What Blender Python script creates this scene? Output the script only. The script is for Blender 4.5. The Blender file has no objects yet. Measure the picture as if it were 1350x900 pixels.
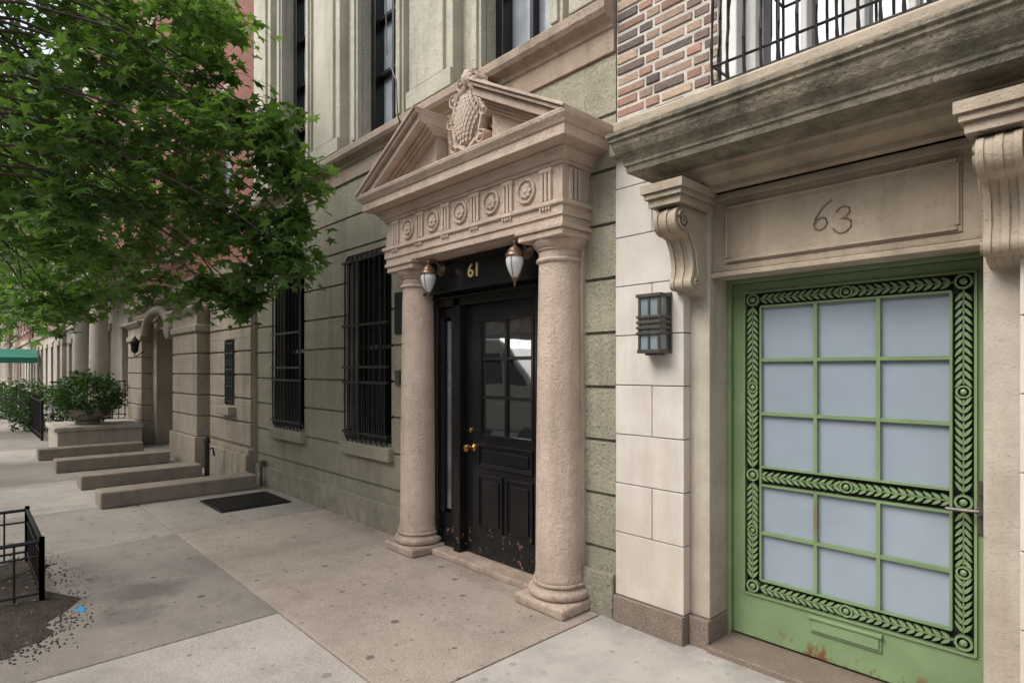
import bpy, bmesh, math, random
from mathutils import Vector, Matrix, noise as mnoise
R=random.Random(7)
S=bpy.context.scene
S.view_settings.view_transform='Standard'
try: S.view_settings.look='None'
except Exception: pass
S.view_settings.exposure=0

# ------------------------------------------------------------------ materials
def N(nt,t,**k):
    n=nt.nodes.new(t)
    for a,b in k.items(): setattr(n,a,b)
    return n
def ramp(nt,src,p0,p1,c0=(0,0,0,1),c1=(1,1,1,1)):
    r=N(nt,'ShaderNodeValToRGB'); e=r.color_ramp.elements
    e[0].position=p0;e[0].color=c0;e[1].position=p1;e[1].color=c1
    nt.links.new(src,r.inputs[0]); return r.outputs[0]
def noise(nt,vec,scale,detail=4,rough=.55):
    n=N(nt,'ShaderNodeTexNoise'); n.inputs['Scale'].default_value=scale
    n.inputs['Detail'].default_value=min(detail,4); n.inputs['Roughness'].default_value=rough
    nt.links.new(vec,n.inputs['Vector']); return n.outputs[0]
def mixc(nt,f,a,b,mode='MIX'):
    m=N(nt,'ShaderNodeMixRGB',blend_type=mode)
    for i,v in ((0,f),(1,a),(2,b)):
        if hasattr(v,'is_output'): nt.links.new(v,m.inputs[i])
        elif i==0: m.inputs[0].default_value=v
        else: m.inputs[i].default_value=(*v,1) if len(v)==3 else v
    return m.outputs[0]
def math_(nt,op,a,b=0.0,c=None,clamp=False):
    m=N(nt,'ShaderNodeMath',operation=op); m.use_clamp=clamp
    for i,v in enumerate((a,b,c)):
        if v is None: continue
        if hasattr(v,'is_output'): nt.links.new(v,m.inputs[i])
        else: m.inputs[i].default_value=v
    return m.outputs[0]
def mapping(nt,vec,scale):
    m=N(nt,'ShaderNodeMapping'); m.inputs['Scale'].default_value=scale
    nt.links.new(vec,m.inputs['Vector']); return m.outputs[0]
def base(name):
    m=bpy.data.materials.new(name); m.use_nodes=True
    nt=m.node_tree; b=nt.nodes['Principled BSDF']
    tc=N(nt,'ShaderNodeTexCoord')
    return m,nt,b,tc.outputs['Object']
def mat(name,c1,c2=None,scale=2.,rough=.8,bump=.3,bs=70.,bd=.004,streak=0.,dark=None,grime=0.,gz=.5,ao=0.,
        metallic=0.,spec=.5,speck=0.,gum=0.,stain=None,rust=0.,attr=None,coat=0.,ior=None,chips=0.,pits=0.,cracks=0.,patch=None):
    m,nt,b,v=base(name)
    if c2 is None: c2=tuple(x*.8 for x in c1)
    if attr:
        a=N(nt,'ShaderNodeAttribute'); a.attribute_name=attr; c=a.outputs['Color']
        f=ramp(nt,noise(nt,v,scale*8,6),.35,.75); c=mixc(nt,math_(nt,'MULTIPLY',f,.35),c,tuple(c2))
    else:
        c=mixc(nt,ramp(nt,noise(nt,v,scale,8,.7),.36,.64),c1,c2)
    if patch:
        c=mixc(nt,math_(nt,'MULTIPLY',ramp(nt,noise(nt,v,.8,5,.6),.50,.62),.55),c,patch)
    if dark is None: dark=tuple(x*.35 for x in c1)
    if streak:
        f=ramp(nt,noise(nt,mapping(nt,v,(5,5,.55)),1.0,6,.65),.48,.76)
        c=mixc(nt,math_(nt,'MULTIPLY',f,streak),c,dark)
    sep=N(nt,'ShaderNodeSeparateXYZ'); nt.links.new(v,sep.inputs[0])
    if grime:
        g=math_(nt,'SUBTRACT',1.0,math_(nt,'DIVIDE',sep.outputs[2],gz),clamp=True)
        g=math_(nt,'MULTIPLY',g,math_(nt,'ADD',math_(nt,'MULTIPLY',noise(nt,v,6,6,.7),1.9),-.25),clamp=True)
        c=mixc(nt,math_(nt,'MULTIPLY',g,grime),c,dark)
    if rust:
        f=ramp(nt,noise(nt,mapping(nt,v,(11,11,5)),1.0,8,.75),.52,.60)
        g=math_(nt,'SUBTRACT',1.0,math_(nt,'DIVIDE',sep.outputs[2],.15),clamp=True)
        g=math_(nt,'MULTIPLY',g,2.4,clamp=True)
        vm=N(nt,'ShaderNodeVectorMath',operation='DISTANCE'); nt.links.new(mapping(nt,v,(8,0,1)),vm.inputs[0]); vm.inputs[1].default_value=(-1.18*8,0,.80)
        g2=ramp(nt,vm.outputs['Value'],.04,.16,(1,1,1,1),(0,0,0,1))
        c=mixc(nt,math_(nt,'MAXIMUM',math_(nt,'MULTIPLY',math_(nt,'MULTIPLY',f,g),rust,clamp=True),math_(nt,'MULTIPLY',g2,.6)),c,(.15,.065,.03))
    if chips:
        f=ramp(nt,noise(nt,v,14,8,.7),.60,.63)
        g=math_(nt,'SUBTRACT',1.0,math_(nt,'DIVIDE',sep.outputs[2],.35),clamp=True)
        c=mixc(nt,math_(nt,'MULTIPLY',math_(nt,'MULTIPLY',f,math_(nt,'MULTIPLY',g,2.,clamp=True)),chips,clamp=True),c,(.22,.13,.08))
    if speck:
        f=ramp(nt,noise(nt,v,140,2,.5),.40,.66)
        c=mixc(nt,speck,c,mixc(nt,f,tuple(x*.45 for x in c1),tuple(min(1,x*1.5) for x in c1)))
    if gum:
        for sc_,th,al in ((3.1,.085,.9),(7.5,.10,.7)):
            vo=N(nt,'ShaderNodeTexVoronoi'); vo.voronoi_dimensions='2D'; vo.inputs['Scale'].default_value=sc_; nt.links.new(v,vo.inputs['Vector'])
            sc3=N(nt,'ShaderNodeSeparateColor'); nt.links.new(vo.outputs['Color'],sc3.inputs[0])
            d=math_(nt,'ADD',vo.outputs['Distance'],math_(nt,'MULTIPLY',noise(nt,v,45,2),.05))
            f=math_(nt,'LESS_THAN',d,math_(nt,'ADD',math_(nt,'MULTIPLY',math_(nt,'SUBTRACT',sc3.outputs[0],.35),th*1.5),.03))
            c=mixc(nt,math_(nt,'MULTIPLY',f,gum*al),c,tuple(x*.25 for x in c1))
        f=ramp(nt,noise(nt,v,.9,9,.7),.48,.70)
        c=mixc(nt,math_(nt,'MULTIPLY',f,.6),c,tuple(x*.5 for x in c1))
        f=ramp(nt,noise(nt,v,3.3,9,.75),.50,.66)
        c=mixc(nt,math_(nt,'MULTIPLY',f,.35),c,tuple(x*.45 for x in c1))
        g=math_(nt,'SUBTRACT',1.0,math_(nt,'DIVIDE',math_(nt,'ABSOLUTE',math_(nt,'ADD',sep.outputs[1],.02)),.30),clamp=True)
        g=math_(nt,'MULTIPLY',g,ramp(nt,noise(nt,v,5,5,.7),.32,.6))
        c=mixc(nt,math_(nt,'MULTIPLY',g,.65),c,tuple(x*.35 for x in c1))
    if cracks:
        nn=N(nt,'ShaderNodeTexNoise'); nn.inputs['Scale'].default_value=2.5; nt.links.new(v,nn.inputs['Vector'])
        va=N(nt,'ShaderNodeVectorMath',operation='MULTIPLY_ADD'); nt.links.new(nn.outputs['Color'],va.inputs[0]); va.inputs[1].default_value=(.5,.5,0); nt.links.new(v,va.inputs[2])
        vo=N(nt,'ShaderNodeTexVoronoi'); vo.voronoi_dimensions='2D'; vo.feature='DISTANCE_TO_EDGE'; vo.inputs['Scale'].default_value=.5; nt.links.new(va.outputs[0],vo.inputs['Vector'])
        f=math_(nt,'MULTIPLY',math_(nt,'LESS_THAN',vo.outputs['Distance'],.0018),ramp(nt,noise(nt,v,.7,3),.54,.60))
        c=mixc(nt,math_(nt,'MULTIPLY',f,cracks),c,tuple(x*.35 for x in c1))
    if stain:
        for (sx,sy,sr,st) in stain:
            vm=N(nt,'ShaderNodeVectorMath',operation='DISTANCE'); nt.links.new(mapping(nt,v,(1,1,0)),vm.inputs[0]); vm.inputs[1].default_value=(sx,sy,0)
            d=math_(nt,'ADD',math_(nt,'DIVIDE',vm.outputs['Value'],sr),math_(nt,'MULTIPLY',noise(nt,v,2.6,6,.65),2.0))
            f=ramp(nt,d,1.25,1.75,(1,1,1,1),(0,0,0,1))
            # ShaderNodeValToRGB clamps at 1, so rescale before the ramp
            nt.nodes.remove(f.node)
            f=ramp(nt,math_(nt,'MULTIPLY',d,.5),.60,.86,(1,1,1,1),(0,0,0,1))
            c=mixc(nt,math_(nt,'MULTIPLY',f,st),c,tuple(x*.33 for x in c1))
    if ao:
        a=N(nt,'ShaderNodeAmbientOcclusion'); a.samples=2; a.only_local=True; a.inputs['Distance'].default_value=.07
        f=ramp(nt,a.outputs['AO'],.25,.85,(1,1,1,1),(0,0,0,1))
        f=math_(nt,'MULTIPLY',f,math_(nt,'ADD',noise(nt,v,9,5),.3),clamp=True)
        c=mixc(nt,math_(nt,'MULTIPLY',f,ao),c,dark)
    h=math_(nt,'ADD',noise(nt,v,bs,3,.6),math_(nt,'MULTIPLY',noise(nt,v,bs*.14,3,.6),1.6)) if bump else None
    if pits:
        pf=ramp(nt,noise(nt,v,bs*1.1,3,.6),.30,.42)
        c=mixc(nt,math_(nt,'MULTIPLY',math_(nt,'SUBTRACT',1.0,pf),pits),c,tuple(x*.4 for x in c1))
        h=math_(nt,'ADD',h,math_(nt,'MULTIPLY',pf,.5))
    nt.links.new(c,b.inputs['Base Color'])
    if rough<.7:
        rr=math_(nt,'ADD',math_(nt,'MULTIPLY',noise(nt,v,scale*5,4),.25),rough-.125,clamp=True)
        nt.links.new(rr,b.inputs['Roughness'])
    else: b.inputs['Roughness'].default_value=rough
    b.inputs['Metallic'].default_value=metallic
    b.inputs['Specular IOR Level'].default_value=spec
    if ior: b.inputs['IOR'].default_value=ior
    if coat: b.inputs['Coat Weight'].default_value=coat; b.inputs['Coat Roughness'].default_value=.12
    if bump:
        bp=N(nt,'ShaderNodeBump'); bp.inputs['Strength'].default_value=bump; bp.inputs['Distance'].default_value=bd
        nt.links.new(h,bp.inputs['Height']); nt.links.new(bp.outputs[0],b.inputs['Normal'])
    return m
M={}
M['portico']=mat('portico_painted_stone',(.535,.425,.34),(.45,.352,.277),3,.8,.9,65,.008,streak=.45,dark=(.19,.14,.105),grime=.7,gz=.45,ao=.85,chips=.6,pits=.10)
M['green']=mat('olive_stucco',(.325,.305,.222),(.26,.243,.178),2.2,.85,1.,45,.012,streak=.6,dark=(.13,.12,.09),grime=.95,gz=.8,pits=.2,patch=(.35,.315,.245))
M['upper']=mat('upper_stucco',(.48,.445,.355),(.385,.36,.285),1.5,.85,.8,50,.008,streak=.55,dark=(.18,.165,.135),pits=.12)
M['band']=mat('band_stone',(.36,.28,.215),(.275,.215,.16),3,.85,.8,50,.008,streak=.75,dark=(.12,.095,.07),pits=.2)
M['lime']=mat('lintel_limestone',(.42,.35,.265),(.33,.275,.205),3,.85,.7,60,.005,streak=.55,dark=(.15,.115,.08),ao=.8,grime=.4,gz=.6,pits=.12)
M['limew']=mat('weathered_cornice',(.29,.25,.18),(.12,.11,.08),5,.9,.9,50,.010,streak=.9,dark=(.055,.055,.04),pits=.4)
M['pier']=mat('pier_limestone',(.44,.39,.325),(.36,.315,.255),4,.85,.6,80,.004,streak=.5,dark=(.20,.15,.10),grime=.6,gz=.9,pits=.15)
M['marble']=mat('white_marble_panel',(.61,.57,.515),(.52,.47,.415),2.5,.55,.2,60,.002,streak=.4,dark=(.33,.26,.18),grime=.55,gz=1.0)
M['grout']=mat('grout',(.13,.115,.1),None,5,.9)
M['granite']=mat('brown_granite',(.20,.155,.12),(.13,.10,.08),9,.6,.2,120,.002,speck=.6)
M['black']=mat('black_paint',(.006,.006,.007),(.011,.010,.010),4,.22,.05,30,.002,chips=.9,spec=.35)
M['iron']=mat('black_iron',(.009,.009,.010),(.02,.018,.016),6,.45,.2,90,.002,spec=.35)
M['bronze']=mat('bronze_metal',(.09,.083,.07),(.13,.115,.095),9,.4,.1,60,.002,metallic=.6)
M['lampmetal']=mat('aged_bronze_lamp',(.16,.10,.065),(.22,.14,.09),9,.35,.05,metallic=.7)
M['brass']=mat('brass',(.62,.40,.12),(.5,.3,.09),9,.25,.05,metallic=1.)
M['gold']=mat('gold_leaf_number',(.60,.47,.24),(.5,.38,.18),9,.4,.05,metallic=.3)
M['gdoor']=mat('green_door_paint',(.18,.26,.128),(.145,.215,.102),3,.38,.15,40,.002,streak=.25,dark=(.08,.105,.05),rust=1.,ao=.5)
M['gdark']=mat('door_grille_backing',(.018,.024,.018),(.012,.014,.012),3,.5,0)
M['carve']=mat('carved_number',(.22,.175,.128),None,3,.9)
M['brick']=mat('brick_faces',(.3,.2,.15),(.10,.075,.06),5,.9,.9,60,.008,attr='bc')
M['mortar']=mat('brick_mortar',(.58,.54,.48),(.42,.385,.34),9,.95,.8,90,.004)
M['white']=mat('white_paint',(.66,.65,.62),(.55,.54,.51),3,.4,.1,40,streak=.3)
M['grey']=mat('grey_blind_panel',(.17,.17,.165),(.10,.10,.10),3,.3,.05,40)
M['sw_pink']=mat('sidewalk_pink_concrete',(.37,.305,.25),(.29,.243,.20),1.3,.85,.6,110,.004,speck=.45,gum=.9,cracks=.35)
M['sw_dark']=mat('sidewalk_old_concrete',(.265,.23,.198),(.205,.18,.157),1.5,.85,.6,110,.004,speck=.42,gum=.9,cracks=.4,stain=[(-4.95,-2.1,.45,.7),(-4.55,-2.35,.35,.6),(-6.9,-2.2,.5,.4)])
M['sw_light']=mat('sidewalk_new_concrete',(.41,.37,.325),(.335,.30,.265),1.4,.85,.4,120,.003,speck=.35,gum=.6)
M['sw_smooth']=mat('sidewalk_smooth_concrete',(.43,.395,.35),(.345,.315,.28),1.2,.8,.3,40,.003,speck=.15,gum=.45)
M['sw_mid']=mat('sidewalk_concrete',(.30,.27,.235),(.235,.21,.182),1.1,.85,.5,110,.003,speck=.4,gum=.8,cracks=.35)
M['joint']=mat('joint_dirt',(.06,.05,.042),None,5,.95)
M['asphalt']=mat('asphalt',(.055,.053,.05),(.04,.04,.04),3,.9,.8,120,.006)
M['step']=mat('stoop_granite',(.27,.225,.175),(.17,.14,.11),5,.8,.6,80,.005,speck=.45,streak=.5)
M['soil']=mat('soil',(.06,.042,.03),(.03,.022,.016),9,.95,1.,60,.02)
M['bark']=mat('bark',(.12,.09,.07),(.06,.045,.035),7,.95,1.,30,.02)
M['tan']=mat('tan_limestone',(.37,.315,.245),(.285,.243,.185),2,.85,.8,50,.008,streak=.6,dark=(.12,.10,.075),grime=.6,gz=.6,pits=.2)
M['tan2']=mat('grey_limestone',(.42,.37,.31),(.33,.29,.24),1,.85,.5,50,.006,streak=.6,dark=(.13,.11,.09))
M['brown']=mat('brownstone',(.22,.14,.10),(.16,.10,.07),1,.85,.5,50,.006,streak=.5)
M['awn']=mat('green_canvas',(.015,.16,.10),(.012,.12,.08),3,.8,.2)
M['blue']=mat('blue_spray_paint',(.01,.30,.56),(.02,.2,.35),30,.8)
M['van']=mat('white_van_paint',(.75,.76,.77),(.7,.7,.7),1,.25,0,coat=.6)
M['tyre']=mat('tyre',(.02,.02,.02),None,1,.8,.2)
M['terra']=mat('stone_planter',(.30,.27,.23),(.21,.19,.16),4,.85,.4,streak=.5)
def simple(name,c,rough,ior=1.5,metallic=0,trans=0,spec=.5,noisy=.0,ns=3):
    m,nt,b,v=base(name); b.inputs['Base Color'].default_value=(*c,1); b.inputs['Roughness'].default_value=rough
    b.inputs['IOR'].default_value=ior; b.inputs['Metallic'].default_value=metallic; b.inputs['Transmission Weight'].default_value=trans
    if noisy:
        c0=mixc(nt,ramp(nt,noise(nt,v,ns,4),.3,.7),c,tuple(x*(1-noisy) for x in c)); nt.links.new(c0,b.inputs['Base Color'])
        bp=N(nt,'ShaderNodeBump'); bp.inputs['Strength'].default_value=.25; bp.inputs['Distance'].default_value=.004
        nt.links.new(noise(nt,v,2.2,2),bp.inputs['Height']); nt.links.new(bp.outputs[0],b.inputs['Normal'])
    return m
M['glass']=simple('window_glass',(.02,.023,.025),.02,3.2,noisy=.3)
M['glassd']=simple('dark_window_glass',(.008,.009,.010),.08,1.5,noisy=.3)
M['glassb']=simple('glass_with_blinds',(.36,.39,.42),.10,1.7,noisy=.45)
M['frost']=simple('frosted_glass',(.275,.325,.375),.24,1.5,noisy=.22,ns=1.6)
M['globe']=simple('opal_glass',(.62,.61,.60),.08,1.7,noisy=.15)
M['lampglass']=simple('lantern_glass',(.24,.29,.31),.12,1.6,noisy=.3)
def brickshader(name,c1,c2,mo,axis='x'):
    m,nt,b,v=base(name)
    sp=N(nt,'ShaderNodeSeparateXYZ'); nt.links.new(v,sp.inputs[0]); cb=N(nt,'ShaderNodeCombineXYZ')
    nt.links.new(math_(nt,'ADD',sp.outputs[0],sp.outputs[1]),cb.inputs[0]); nt.links.new(sp.outputs[2],cb.inputs[1])
    t=N(nt,'ShaderNodeTexBrick'); nt.links.new(cb.outputs[0],t.inputs['Vector'])
    t.inputs['Color1'].default_value=(*c1,1);t.inputs['Color2'].default_value=(*c2,1);t.inputs['Mortar'].default_value=(*mo,1)
    t.inputs['Scale'].default_value=1; t.inputs['Brick Width'].default_value=.21;t.inputs['Row Height'].default_value=.07;t.inputs['Mortar Size'].default_value=.006
    c=mixc(nt,ramp(nt,noise(nt,v,1.2,6),.3,.7),t.outputs[0],tuple(x*.6 for x in c1)); 
    c=mixc(nt,.5,t.outputs[0],c)
    nt.links.new(c,b.inputs['Base Color']); b.inputs['Roughness'].default_value=.9
    bp=N(nt,'ShaderNodeBump');bp.invert=True; bp.inputs['Strength'].default_value=.6;bp.inputs['Distance'].default_value=.008
    nt.links.new(t.outputs['Fac'],bp.inputs['Height']); nt.links.new(bp.outputs[0],b.inputs['Normal'])
    return m
M['redbrick']=brickshader('red_brick',(.24,.075,.05),(.18,.055,.04),(.20,.15,.12))
M['brownbrick']=brickshader('brown_brick',(.22,.13,.09),(.16,.09,.06),(.25,.22,.19))
def leafmat(name,cd,cm,cl):
    m,nt,b,v=base(name)
    g=N(nt,'ShaderNodeNewGeometry')
    r=N(nt,'ShaderNodeValToRGB'); e=r.color_ramp.elements
    e[0].position=0;e[0].color=(*cd,1);e[1].position=1;e[1].color=(*cl,1); q=e.new(.55); q.color=(*cm,1)
    nt.links.new(g.outputs['Random Per Island'],r.inputs[0])
    c=mixc(nt,.30,r.outputs[0],ramp(nt,noise(nt,v,1.1,2),.35,.65,(*cd,1),(*cl,1)))
    nt.links.new(c,b.inputs['Base Color']); b.inputs['Roughness'].default_value=.38
    t=N(nt,'ShaderNodeBsdfTranslucent'); nt.links.new(mixc(nt,1.,c,(1.25,1.35,.55),'MULTIPLY'),t.inputs[0])
    ms=N(nt,'ShaderNodeMixShader'); ms.inputs[0].default_value=.40
    nt.links.new(b.outputs[0],ms.inputs[1]); nt.links.new(t.outputs[0],ms.inputs[2])
    nt.links.new(ms.outputs[0],nt.nodes['Material Output'].inputs[0]); return m
M['leaf']=leafmat('tree_leaves',(.055,.12,.03),(.12,.225,.055),(.20,.34,.10))
M['leaf2']=leafmat('shrub_leaves',(.02,.055,.012),(.04,.10,.02),(.07,.14,.03))

# ------------------------------------------------------------------ mesh builder
def empty(name,loc=(0,0,0)):
    o=bpy.data.objects.new(name,None); S.collection.objects.link(o); o.location=loc; return o
class MB:
    def __init__(s): s.v=[];s.f=[]
    def add(s,vs,fs):
        n=len(s.v); s.v+= [tuple(p) for p in vs]; s.f+=[tuple(i+n for i in f) for f in fs]
    def box(s,x0,x1,y0,y1,z0,z1):
        x0,x1=sorted((x0,x1));y0,y1=sorted((y0,y1));z0,z1=sorted((z0,z1))
        s.add([(x0,y0,z0),(x1,y0,z0),(x1,y1,z0),(x0,y1,z0),(x0,y0,z1),(x1,y0,z1),(x1,y1,z1),(x0,y1,z1)],
              [(0,3,2,1),(4,5,6,7),(0,1,5,4),(1,2,6,5),(2,3,7,6),(3,0,4,7)])
    def prism(s,poly,a,b,ax):
        n=len(poly)
        def P(u,w,t):
            return {'y':(u,t,w),'x':(t,u,w),'z':(u,w,t)}[ax]
        s.add([P(u,w,a) for u,w in poly]+[P(u,w,b) for u,w in poly],
              [tuple(range(n)),tuple(range(2*n-1,n-1,-1))]+[(i,(i+1)%n,n+(i+1)%n,n+i) for i in range(n)])
    def lathe(s,cx,cy,prof,seg=32,cz=0,sx=1,sy=1):
        vs=[];fs=[]
        for r,z in prof:
            for i in range(seg):
                a=2*math.pi*i/seg; vs.append((cx+r*sx*math.cos(a),cy+r*sy*math.sin(a),cz+z))
        for j in range(len(prof)-1):
            for i in range(seg):
                k=(i+1)%seg; fs.append((j*seg+i,j*seg+k,(j+1)*seg+k,(j+1)*seg+i))
        fs.append(tuple(range(seg))[::-1]); fs.append(tuple(range((len(prof)-1)*seg,len(prof)*seg)))
        s.add(vs,fs)
    def lathe_y(s,cx,y0,cz,prof,seg=24,sx=1,sz=1,wob=None):
        vs=[];fs=[]
        for r,dy in prof:
            for i in range(seg):
                a=2*math.pi*i/seg; q=r*(wob(a) if wob else 1); vs.append((cx+q*sx*math.cos(a),y0+dy,cz+q*sz*math.sin(a)))
        for j in range(len(prof)-1):
            for i in range(seg):
                k=(i+1)%seg; fs.append((j*seg+i,j*seg+k,(j+1)*seg+k,(j+1)*seg+i))
        fs.append(tuple(range(seg))[::-1]); fs.append(tuple(range((len(prof)-1)*seg,len(prof)*seg)))
        s.add(vs,fs)
    def tube(s,pts,r,seg=6,r1=None):
        pts=[Vector(p) for p in pts]; n=len(pts); vs=[];fs=[]
        for i,p in enumerate(pts):
            d=(pts[min(i+1,n-1)]-pts[max(i-1,0)]).normalized()
            u=d.cross(Vector((0,0,1)));
            if u.length<.05: u=d.cross(Vector((1,0,0)))
            u.normalize(); w=d.cross(u)
            rr=r if r1 is None else r+(r1-r)*i/(n-1)
            for k in range(seg):
                a=2*math.pi*k/seg; vs.append(p+u*rr*math.cos(a)+w*rr*math.sin(a))
        for j in range(n-1):
            for k in range(seg):
                q=(k+1)%seg; fs.append((j*seg+k,j*seg+q,(j+1)*seg+q,(j+1)*seg+k))
        fs.append(tuple(range(seg))[::-1]); fs.append(tuple(range((n-1)*seg,n*seg)))
        s.add(vs,fs)
    def sweep(s,x0,x1,yf,yb,prof,fx=1.):
        vs=[];fs=[]
        for o,z in prof:
            vs+=[(x0-o*fx,yb,z),(x0-o*fx,yf-o,z),(x1+o*fx,yf-o,z),(x1+o*fx,yb,z)]
        for j in range(len(prof)-1):
            for k in range(3):
                fs.append((4*j+k,4*j+k+1,4*j+k+5,4*j+k+4))
        fs.append((0,1,2,3)); n=4*(len(prof)-1); fs.append((n,n+1,n+2,n+3))
        s.add(vs,fs)
    def build(s,name,m,parent=None,smooth=0,bevel=0,seg=2,recalc=True):
        me=bpy.data.meshes.new(name); me.from_pydata(s.v,[],s.f); me.update()
        if recalc:
            bm=bmesh.new(); bm.from_mesh(me); bmesh.ops.recalc_face_normals(bm,faces=bm.faces); bm.to_mesh(me); bm.free()
        if smooth:
            for p in me.polygons: p.use_smooth=True
            me.set_sharp_from_angle(angle=math.radians(smooth))
        o=bpy.data.objects.new(name,me); S.collection.objects.link(o)
        me.materials.append(M[m] if isinstance(m,str) else m)
        if parent: o.parent=parent
        if bevel:
            b=o.modifiers.new('bevel','BEVEL'); b.width=bevel; b.segments=seg; b.limit_method='ANGLE'; b.angle_limit=math.radians(40)
        return o
def cells(x0,x1,z0,z1,ops):
    zs=sorted({z0,z1}|{z for o in ops for z in o[2:4] if z0<z<z1}); out=[]
    for a,b in zip(zs[:-1],zs[1:]):
        cur=x0
        for o in sorted(ops):
            if o[2]<b-1e-6 and o[3]>a+1e-6 and o[1]>x0 and o[0]<x1:
                if o[0]>cur: out.append((cur,o[0],a,b))
                cur=max(cur,o[1])
        if cur<x1: out.append((cur,x1,a,b))
    return out
def text(body,size,loc,m,parent,ext=.005,shear=0):
    c=bpy.data.curves.new('number','FONT'); c.body=body; c.size=size; c.extrude=ext; c.shear=shear; c.align_x='CENTER'; c.align_y='CENTER'
    o=bpy.data.objects.new('house_number',c); S.collection.objects.link(o); o.location=loc; o.rotation_euler=(math.pi/2,0,0)
    c.materials.append(M[m]); o.parent=parent; return o

# ------------------------------------------------------------------ ground
b=MB(); b.box(-300,300,-300,300,-.6,-.15); b.build('road','asphalt')
b=MB(); b.box(-140,60,-3.75,.6,-.3,-.02); b.build('sidewalk_bed','joint')
b=MB(); b.box(-140,60,-3.92,-3.757,-.3,.0); b.build('kerb','step',bevel=.015)
b=MB(); b.box(-140,60,-15.2,-12,-.3,-.0); b.build('sidewalk','sw_mid')
sw=empty('sidewalk')
slabs={'sw_pink':[],'sw_dark':[],'sw_light':[],'sw_smooth':[],'sw_mid':[]}
slabs['sw_pink']+=[(-6.42,-2.41,-1.545,.5)]
slabs['sw_light']+=[(-3.88,-2.41,-3.75,-1.555)]
slabs['sw_dark']+=[(-6.42,-3.89,-3.75,-1.555)]
slabs['sw_smooth']+=[(-2.40,-.3,-1.545,.5),(-2.40,-.3,-3.75,-1.555),(-.29,1.6,-1.545,.5),(-.29,1.6,-3.75,-1.555)]
slabs['sw_mid']+=[(-8.3,-6.43,-1.545,.5),(-10.6,-8.31,-1.545,.5)]
slabs['sw_mid']+=[(-8.3,-6.43,-3.75,-1.555)]
slabs['sw_light']+=[(-10.6,-8.31,-3.75,-1.555)]
x=-10.61
while x>-130:
    w=2.4; k=R.choice(['sw_mid','sw_dark','sw_mid','sw_light'])
    slabs[k]+=[(x-w,x,-1.545,.5)]; slabs[R.choice(['sw_mid','sw_dark','sw_light'])]+=[(x-w,x,-3.75,-1.555)]; x-=w+.01
x=1.61
while x<50:
    slabs['sw_mid']+=[(x,x+2.4,-1.545,.5),(x,x+2.4,-3.75,-1.555)]; x+=2.41
for k,l in slabs.items():
    b=MB()
    for a in l: b.box(a[0],a[1],a[2],a[3],-.1,R.uniform(-.002,.002))
    b.build('concrete_slabs',k,sw,bevel=.004,seg=1)

# ------------------------------------------------------------------ townhouse no 61
T=empty('stucco_townhouse')
XL,XR=-8.6,-2.30
ops=[(-7.95,-7.02,.84,2.84),(-5.93,-5.01,.84,2.84),(-4.31,-2.92,-.1,2.56)]
b=MB()
for c in cells(XL,XR,0,4.0,ops): b.box(c[0],c[1],.025,.45,c[2],c[3])
b.box(XL,XR,.451,9,0,11)
b.build('wall_core','green',T)
b=MB(); gz=[.28,.43,.785,1.14,1.49,1.845,2.2,2.555,2.91,3.265,3.66]
for i in range(len(gz)-1):
    g=.011
    for c in cells(XL,XR,gz[i]+(g if i else 0),gz[i+1]-g,ops): b.box(c[0],c[1],0,.03,c[2],c[3])
b.build('rusticated_wall','green',T)
b=MB()
for c in cells(XL,XR,-.05,.28,[(-4.31,-2.92,-.1,2.56)]): b.box(c[0],c[1],-.035,.02,c[2],c[3])
b.build('wall_base','green',T,bevel=.012)
b=MB(); b.sweep(XL,XR-.002,-.0,.3,[(.02,3.655),(.02,3.80),(.035,3.81),(.045,3.84),(.10,3.87),(.12,3.90),(.12,3.96),(.09,3.985),(0,4.0)],0.)
b.build('ledge_band','band',T,bevel=.004)
def barwin(x0,x1,z0,z1):
    b=MB(); b.box(x0-.05,x1+.05,-.07,.06,z0-.14,z0-.003); b.build('window_sill','green',T,bevel=.012)
    b=MB(); b.box(x0,x1,.2,.21,z0,z1); b.build('window_glass','glassd',T)
    b=MB()
    for xx in (x0,x1-.05,(x0+x1)/2-.02): b.box(xx,xx+.05,.14,.2,z0,z1)
    for zz in (z0,z1-.05,(z0+z1)/2-.02): b.box(x0,x1,.145,.2,zz,zz+.05)
    b.build('window_frame','black',T,bevel=.004)
    b=MB(); n=9
    for i in range(n):
        xx=x0+.05+(x1-x0-.10)*i/(n-1)
        b.tube([(xx,-.02,z0+.02),(xx,-.045,z0+.06),(xx,-.05,z0+.4),(xx,-.045,z1-.08),(xx,-.02,z1-.03)],.0105,6)
    for zz in (z0+.09,z0+.62,z0+.78,z0+1.22,z1-.10):
        b.box(x0+.0,x1-.0,-.058,-.030,zz,zz+.026)
    for i in range(n-1):
        xx=x0+.05+(x1-x0-.10)*(i+.5)/(n-1)
        for zz in (z0+.03,): b.tube([(xx,-.045,zz-.05),(xx,-.045,zz+.62)],.006,5)
    for xx in (x0+.01,x1-.01):
        for zz in (z0+.10,z1-.09): b.box(xx-.01,xx+.01,-.045,.05,zz,zz+.02)
    b.build('security_bars','iron',T)
barwin(-7.95,-7.02,.84,2.84); barwin(-5.93,-5.01,.84,2.84)
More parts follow.
